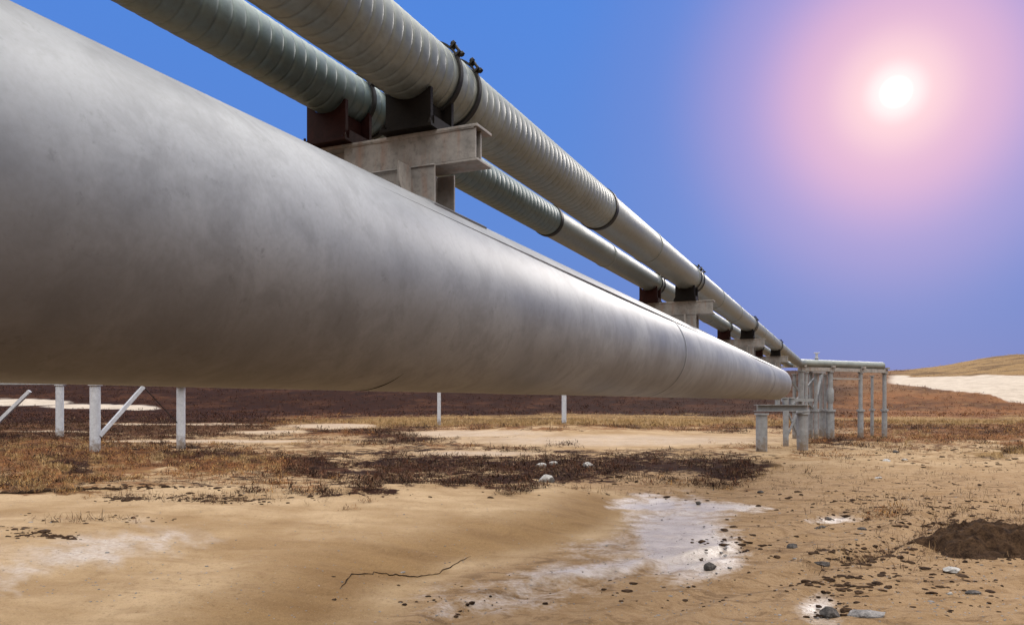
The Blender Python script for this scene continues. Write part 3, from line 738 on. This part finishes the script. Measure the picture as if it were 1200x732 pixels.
# candidates over the visible wedge
def candidates(n, y0, y1, seed):
    g = np.random.default_rng(seed)
    y = np.exp(g.uniform(math.log(y0), math.log(y1), n)) ; x = g.uniform(-.76, .80, n) * y
    z = terrain(x, y); return x, y, z, masks(x, y, z), g
x, y, z, M, g = candidates(90000, 8, 75, 5)
keepn = np.maximum(M['veg'], M['scrap'] * .6) + .5 * fbm(x / 1.2, y / 1.2, 91, 3)
gapn = fbm(x / .55, y / .9, 93, 3)
gap2 = fbm(x / 2.2, y / 2.8, 95, 4)
keepn = keepn + 1.0 * gap2
k = (keepn + 1.3 * gapn > .60) & (M['dark'] > .3) & (y > 12)
idx = np.where(k)[0][:9000]
scatter('low_shrubs', 'dark leafless brown shrubs in a ragged band across the sand', 'shrubs', np.stack([x, y, z], 1)[idx], .04 + (.05 + .0026 * y[idx]) * g.lognormal(-.25, .5, len(idx)).clip(.3, 2.2), 22,
        [(.024, .012, .008), (.014, .008, .006), (.045, .019, .011), (.03, .019, .014), (.075, .035, .020), (.09, .055, .034)], 1.05, .026, 2, True)
k = (keepn + .9 * gapn > .55) & (M['dark'] <= .35) & (M['snow'] < .1) & (y > 11)
idx = np.where(k)[0][:14000]
yy = y[idx]; och = M['ochre'][idx] > .4
ii = idx[~och]
scatter('rusty_tundra_cover', 'low rust-brown tundra plants covering the ground around the posts and slopes', 'ground cover', np.stack([x, y, z], 1)[ii], (.05 + .0025 * y[ii]) * g.lognormal(0, .4, len(ii)).clip(.4, 2), 18,
        [(.11, .042, .018), (.05, .022, .012), (.17, .075, .030), (.035, .018, .012), (.22, .12, .045), (.025, .013, .009)], 1.05, .024, 3, True)
ii = idx[och]
scatter('ochre_grass', 'dry yellow-brown grass tufts on the plain behind the shrub band', 'grass', np.stack([x, y, z], 1)[ii], (.07 + .003 * y[ii]) * g.uniform(.6, 1.2, len(ii)), 16,
        [(.24, .15, .065), (.18, .105, .045), (.13, .085, .035), (.28, .19, .10)], .8, .008, 4)
x, y, z, M, g = candidates(26000, 75, 300, 8)
k = (M['veg'] + .6 * fbm(x / 6, y / 6, 92, 3) > .62) & (M['snow'] < .1)
idx = np.where(k)[0][:9000]
d = M['dark'][idx] > .4
scatter('hill_scrub', 'dark brown scrub on the slopes in the far background', 'scrub', np.stack([x, y, z], 1)[idx[d]], (.25 + .002 * y[idx[d]]), 12, [(.04, .018, .013), (.06, .026, .017), (.028, .014, .010)], .8, .05, 5, True)
ii = idx[~d]; oc = (M['ochre'][ii] > .5)
scatter('hill_scrub', 'rust-red scrub on the right-hand slope below the snow', 'scrub', np.stack([x, y, z], 1)[ii[~oc]], (.2 + .0018 * y[ii[~oc]]), 12, [(.13, .045, .02), (.08, .03, .016), (.17, .08, .03), (.05, .022, .013)], .8, .05, 6, True)
scatter('hill_grass', 'dry tan grass on the hilltop above the snow at right', 'grass', np.stack([x, y, z], 1)[ii[oc]], (.15 + .0015 * y[ii[oc]]), 10, [(.26, .165, .08), (.20, .11, .055), (.34, .235, .125)], .7, .04, 7, True)

# ------------------------------------------------------------------ clods, scraps, gravel
def ico():
    t = (1 + 5 ** .5) / 2
    v = np.array([(-1, t, 0), (1, t, 0), (-1, -t, 0), (1, -t, 0), (0, -1, t), (0, 1, t), (0, -1, -t), (0, 1, -t), (t, 0, -1), (t, 0, 1), (-t, 0, -1), (-t, 0, 1)], float); v /= np.linalg.norm(v[0])
    f = [(0, 11, 5), (0, 5, 1), (0, 1, 7), (0, 7, 10), (0, 10, 11), (1, 5, 9), (5, 11, 4), (11, 10, 2), (10, 7, 6), (7, 1, 8), (3, 9, 4), (3, 4, 2), (3, 2, 6), (3, 6, 8), (3, 8, 9), (4, 9, 5), (2, 4, 11), (6, 2, 10), (8, 6, 7), (9, 8, 1)]
    return v, f
IV, IF = ico()
def subdiv(v, f):
    v = [tuple(p) for p in v]; cache = {}; nf = []
    def mid(a, b):
        k = (min(a, b), max(a, b))
        if k not in cache:
            p = np.array(v[a]) + np.array(v[b]); p /= np.linalg.norm(p); v.append(tuple(p)); cache[k] = len(v) - 1
        return cache[k]
    for a, b, c in f:
        ab, bc, ca = mid(a, b), mid(b, c), mid(c, a); nf += [(a, ab, ca), (b, bc, ab), (c, ca, bc), (ab, bc, ca)]
    return np.array(v), nf
IV1, IF1 = subdiv(IV, IF); IV2, IF2 = subdiv(IV1, IF1); IV3, IF3 = subdiv(IV2, IF2)
def lumpy(v, amp, g):
    o = g.uniform(-9, 9, 3); r = 1 + amp * (fbm(v[:, 0] * 1.3 + o[0], v[:, 1] * 1.3 + v[:, 2] + o[1], 3, 3) * 2)
    return v * r[:, None]
def stuff_lumps(name, label, cat, P3, size, mat, seed, flat=.5):
    g = np.random.default_rng(seed); mb = MB()
    for p, s in zip(P3, size):
        v = IV1 if s > .03 else IV
        f = IF1 if s > .03 else IF
        v = (lumpy(v, .6, g) if s > .012 else v) * np.array([g.uniform(.7, 1.6), g.uniform(.7, 1.3), g.uniform(.35, .8) * flat * 1.6]) * s
        a = g.uniform(0, 6.3); ca, sa = math.cos(a), math.sin(a)
        v = np.stack([v[:, 0] * ca - v[:, 1] * sa, v[:, 0] * sa + v[:, 1] * ca, v[:, 2]], 1) + p + np.array([0, 0, s * .02])
        mb.add(v, f)
    o = mb.build(name, mat); tag(o, label, cat, kind='stuff'); return o
# soil crumbs where the photo is littered, in patches
CL = [(250, 612, 80, 9, 240), (145, 612, 35, 7, 60), (120, 645, 90, 8, 60), (20, 665, 40, 8, 60), (60, 600, 70, 2.5, 90), (430, 600, 60, 6, 50), (410, 580, 40, 8, 120),
      (1040, 600, 120, 22, 150), (1060, 570, 100, 8, 90), (1010, 655, 70, 16, 170), (980, 690, 60, 20, 60), (1100, 640, 110, 34, 170), (860, 640, 60, 22, 50), (1000, 530, 160, 14, 110),
      (800, 700, 200, 30, 60), (500, 705, 120, 20, 40), (1130, 690, 80, 34, 70), (1100, 530, 150, 22, 260), (1140, 580, 110, 30, 220), (960, 580, 160, 40, 220), (1060, 625, 120, 40, 240), (620, 580, 330, 10, 160), (250, 585, 300, 16, 160), (985, 720, 50, 12, 40), (640, 575, 150, 8, 50)]
P3 = []; SZ = []; g = np.random.default_rng(21)
for cx_, cy_, rx, ry, n in CL:
    for _ in range(int(n * .8)):
        px, py = cx_ + g.normal(0, .5) * rx, cy_ + g.normal(0, .5) * ry
        if py > 760 or py < 495: continue
        xx, yy_ = ground_xy(px, py); P3.append((xx, yy_, T1(xx, yy_))); SZ.append(.008 + .02 * g.random() ** 2 + (g.random() > .94) * .02)
stuff_lumps('soil_crumbs', 'small crumbs of dark peaty soil strewn over the sand', 'soil crumbs', P3, SZ, SOIL, 3)
P3 = []; SZ = []
for _ in range(260):
    px, py = g.uniform(-20, 1220), 500 + 230 * g.random() ** 1.2
    if px < 760 and g.random() < .65: continue
    xx, yy_ = ground_xy(px, py); P3.append((xx, yy_, T1(xx, yy_))); SZ.append(g.uniform(.008, .025))
for _ in range(3500):
    px, py = g.uniform(-20, 1220), 560 + 190 * g.random()
    if px < 700 and g.random() < .5: continue
    xx, yy_ = ground_xy(px, py); P3.append((xx, yy_, T1(xx, yy_))); SZ.append(g.uniform(.004, .011))
stuff_lumps('gravel', 'scattered light and grey pebbles on the wet sand', 'gravel', P3, SZ, GREYROCK, 4)
# withered roots and twigs lying on the sand
pts = []; sz = []
for cx_, cy_, rx, ry, n in [(250, 612, 85, 8, 90), (145, 612, 30, 5, 20), (110, 646, 80, 6, 20), (1030, 600, 90, 20, 60), (1120, 640, 80, 22, 130), (1170, 630, 55, 22, 160), (1000, 660, 70, 14, 40), (420, 598, 60, 5, 15), (410, 580, 40, 6, 40), (50, 600, 80, 2, 40), (1060, 560, 120, 8, 50), (1120, 535, 140, 24, 130), (1130, 590, 110, 24, 110), (950, 560, 120, 16, 80), (640, 576, 280, 8, 110), (240, 582, 280, 14, 120), (1150, 630, 90, 18, 110), (1000, 525, 150, 10, 60), (970, 545, 120, 8, 40)]:
    for _ in range(n):
        xx, yy_ = ground_xy(cx_ + g.normal(0, .5) * rx, max(500, cy_ + g.normal(0, .5) * ry)); pts.append((xx, yy_, T1(xx, yy_))); sz.append(g.uniform(.07, .16))
scatter('dead_twigs', 'dead brown twigs and rootlets strewn in clumps on the sand', 'twigs', pts, sz, 14, [(.07, .04, .025), (.12, .07, .04), (.20, .13, .07), (.04, .025, .018)], 1.1, .006, 9)

# ------------------------------------------------------------------ soil heap at right
mx_, my_ = MOUND
n = 110; vs = []; gx = np.linspace(-1, 1, n); X_, Y_ = np.meshgrid(gx, gx, indexing='ij')
rx_, ry_ = 1.25, 1.0
rr_ = np.hypot(X_, Y_)
wx, wy = mx_ + X_ * rx_, my_ + .1 + Y_ * ry_
h = .26 * sstep(1.0, .25, rr_ + 1.3 * fbm(wx * 1.5, wy * 1.5, 71, 3)) + .26 * fbm(wx * 3.3, wy * 3.3, 72, 5) * sstep(1, .6, rr_) + .22 * fbm(wx * 10, wy * 10, 73, 4) * sstep(1, .7, rr_)
zz = terrain(wx.ravel(), wy.ravel()).reshape(wx.shape) + h - .045
V = np.stack([wx - mx_, wy - my_, zz], -1).reshape(-1, 3)
mb = MB(); mb.add(V, [(i * n + j, (i + 1) * n + j, (i + 1) * n + j + 1, i * n + j + 1) for i in range(n - 1) for j in range(n - 1)])
heap = mb.build('soil_heap', SOIL, smooth=True); heap.location = (mx_, my_, 0)
tag(heap, 'low crumbly heap of dark brown soil at the right edge of the sand', 'soil heap')

# ------------------------------------------------------------------ single stones
# larger clods and turf scraps in clusters
P3 = []; SZ = []; g = np.random.default_rng(33)
for cx_, cy_, rx, ry, n in [(250, 612, 75, 6, 60), (146, 614, 28, 4, 22), (160, 593, 30, 3, 16), (60, 668, 40, 4, 16), (60, 598, 60, 2, 20), (430, 580, 45, 6, 40), (240, 594, 60, 3, 14),
      (1130, 535, 130, 20, 60), (1010, 590, 120, 20, 50), (1120, 610, 90, 26, 70), (1020, 655, 60, 12, 60), (1080, 690, 110, 25, 30), (880, 640, 60, 18, 16), (560, 560, 300, 14, 120), (1170, 640, 50, 22, 90), (980, 690, 50, 14, 20)]:
    for _ in range(int(n * 2.2)):
        px, py = cx_ + g.normal(0, .5) * rx, cy_ + g.normal(0, .5) * ry
        if py < 500: continue
        xx, yy_ = ground_xy(px, py); P3.append((xx, yy_, T1(xx, yy_))); SZ.append((.010 + .026 * g.random() ** 2) * (1 + yy_ / 22))
stuff_lumps('turf_scraps', 'dark lumps of peat and torn turf lying in loose clusters on the sand', 'turf scraps', P3, SZ, SOIL, 12, .45)

STONES = [
 (832, 669, .060, .8, DKROCK, 'round black stone at the lower edge of the large pale wet patch'),
 (740 + 233, 727, .085, .6, DKROCK, 'black stone at the bottom edge of the picture, left of the flat grey slab'),
 (1013, 727, .13, .35, GREYROCK, 'flat grey slab at the bottom edge of the picture beside a black stone'),
 (1114, 676, .085, .45, PALEROCK, 'flat whitish stone on the sand in front of the soil heap'),
 (1113, 702, .022, .8, PALEROCK, 'tiny bright white stone below the flat whitish one'),
 (1140, 700, .055, .5, DKROCK, 'dark elongated stone right of the tiny white stone'),
 (928, 644, .062, .7, DKROCK, 'dark brown stone standing alone between the two pale wet patches'),
 (963, 664, .07, .4, DKROCK, 'flat dark stone on the sand left of the twig litter'),
 (962, 620, .07, .5, DKROCK, 'dark stone below the small pale puddle patch'),
 (970, 606, .05, .6, DKROCK, 'small dark stone on the small pale wet patch'),
 (1010, 621, .06, .5, DKROCK, 'dark stone at the right end of the small pale wet patch'),
 (818, 591, .045, .8, DKROCK, 'small dark stone on the upper edge of the large pale wet patch'),
 (891, 576, .06, .6, DKROCK, 'small dark stone on the sand in front of the trestle'),
 (634, 547, .15, .6, PALEROCK, 'white stone in the dark shrub band, left of a pair'),
 (648, 545, .12, .7, PALEROCK, 'white stone in the dark shrub band, right of a pair'),
 (689, 547, .14, .7, PALEROCK, 'white stone lying alone at the right in the dark shrub band'),
 (640, 564, .16, .8, PALEROCK, 'largest white stone, at the front edge of the dark shrub band'),
 (1039, 541, .12, .6, PALEROCK, 'white stone on the sand right of the pipe rack'),
 (1029, 560, .08, .5, PALEROCK, 'small pale stone on the sand below the pipe rack'),
 (1060, 540, .08, .5, PALEROCK, 'small pale stone further right of the white one by the rack'),
 (1050, 531, .10, .8, DKROCK, 'dark stone on the sand just behind the white one by the rack'),
 (575, 603, .05, .5, SOIL, 'brown clod alone on the yellow sand bar'),
 (527, 664, .012, .5, DKROCK, 'tiny dark pebble on the flank of the sand bar'),
]
for i, (px, py, s_, fl, mt, lb) in enumerate(STONES):
    x, y = ground_xy(px, py); g = np.random.default_rng(100 + i)
    v = lumpy(IV2, .45, g) * np.array([1.25, .9, fl]) * s_
    # knock flat facets
    for _ in range(5):
        nv = g.normal(size=3); nv /= np.linalg.norm(nv); dd = v @ nv; lim = np.max(dd) * .72; v = v - np.outer(np.clip(dd - lim, 0, None), nv)
    o = MB().add(v, IF2).build('stone', mt, auto=True); o.location = (x, y, T1(x, y) + s_ * fl * .22); o.rotation_euler = (0, 0, g.uniform(-.6, .6))
    tag(o, lb, 'stone', 'single stones lying on the sand')

# ------------------------------------------------------------------ a dark rill, built as a thin tube, and a half-buried root
def ground_line(pix, r0, label, seed):
    g = np.random.default_rng(seed); P_ = []
    for (a, b), (c, d) in zip(pix[:-1], pix[1:]):
        n_ = max(2, int(math.hypot(c - a, d - b) / 4))
        for k in range(n_):
            f = k / n_; x, y = ground_xy(a + (c - a) * f + g.normal(0, .8), b + (d - b) * f + g.normal(0, .35)); P_.append((x, y, T1(x, y) + .004))
    rad = [r0 * (.45 + .8 * g.random()) * min(1, (len(P_) - i) / 6, (i + 1) / 4) for i in range(len(P_))]
    c0 = P_[len(P_) // 2]; P_ = [(p[0] - c0[0], p[1] - c0[1], p[2] - c0[2]) for p in P_]
    o = MB().sweep(P_, rad, 8).build('rill_or_root', SOIL, smooth=True); o.location = c0; tag(o, label, 'root')
ground_line([(398, 706), (412, 690), (440, 683), (480, 680), (515, 674), (540, 662), (556, 655)], .007, 'thin dark washed-out rill winding along the foot of the sand bar', 1)
ground_line([(-10, 604), (20, 604), (60, 599), (100, 597), (150, 594)], .035, 'thicker dark root lying in the sand at the left edge', 2)
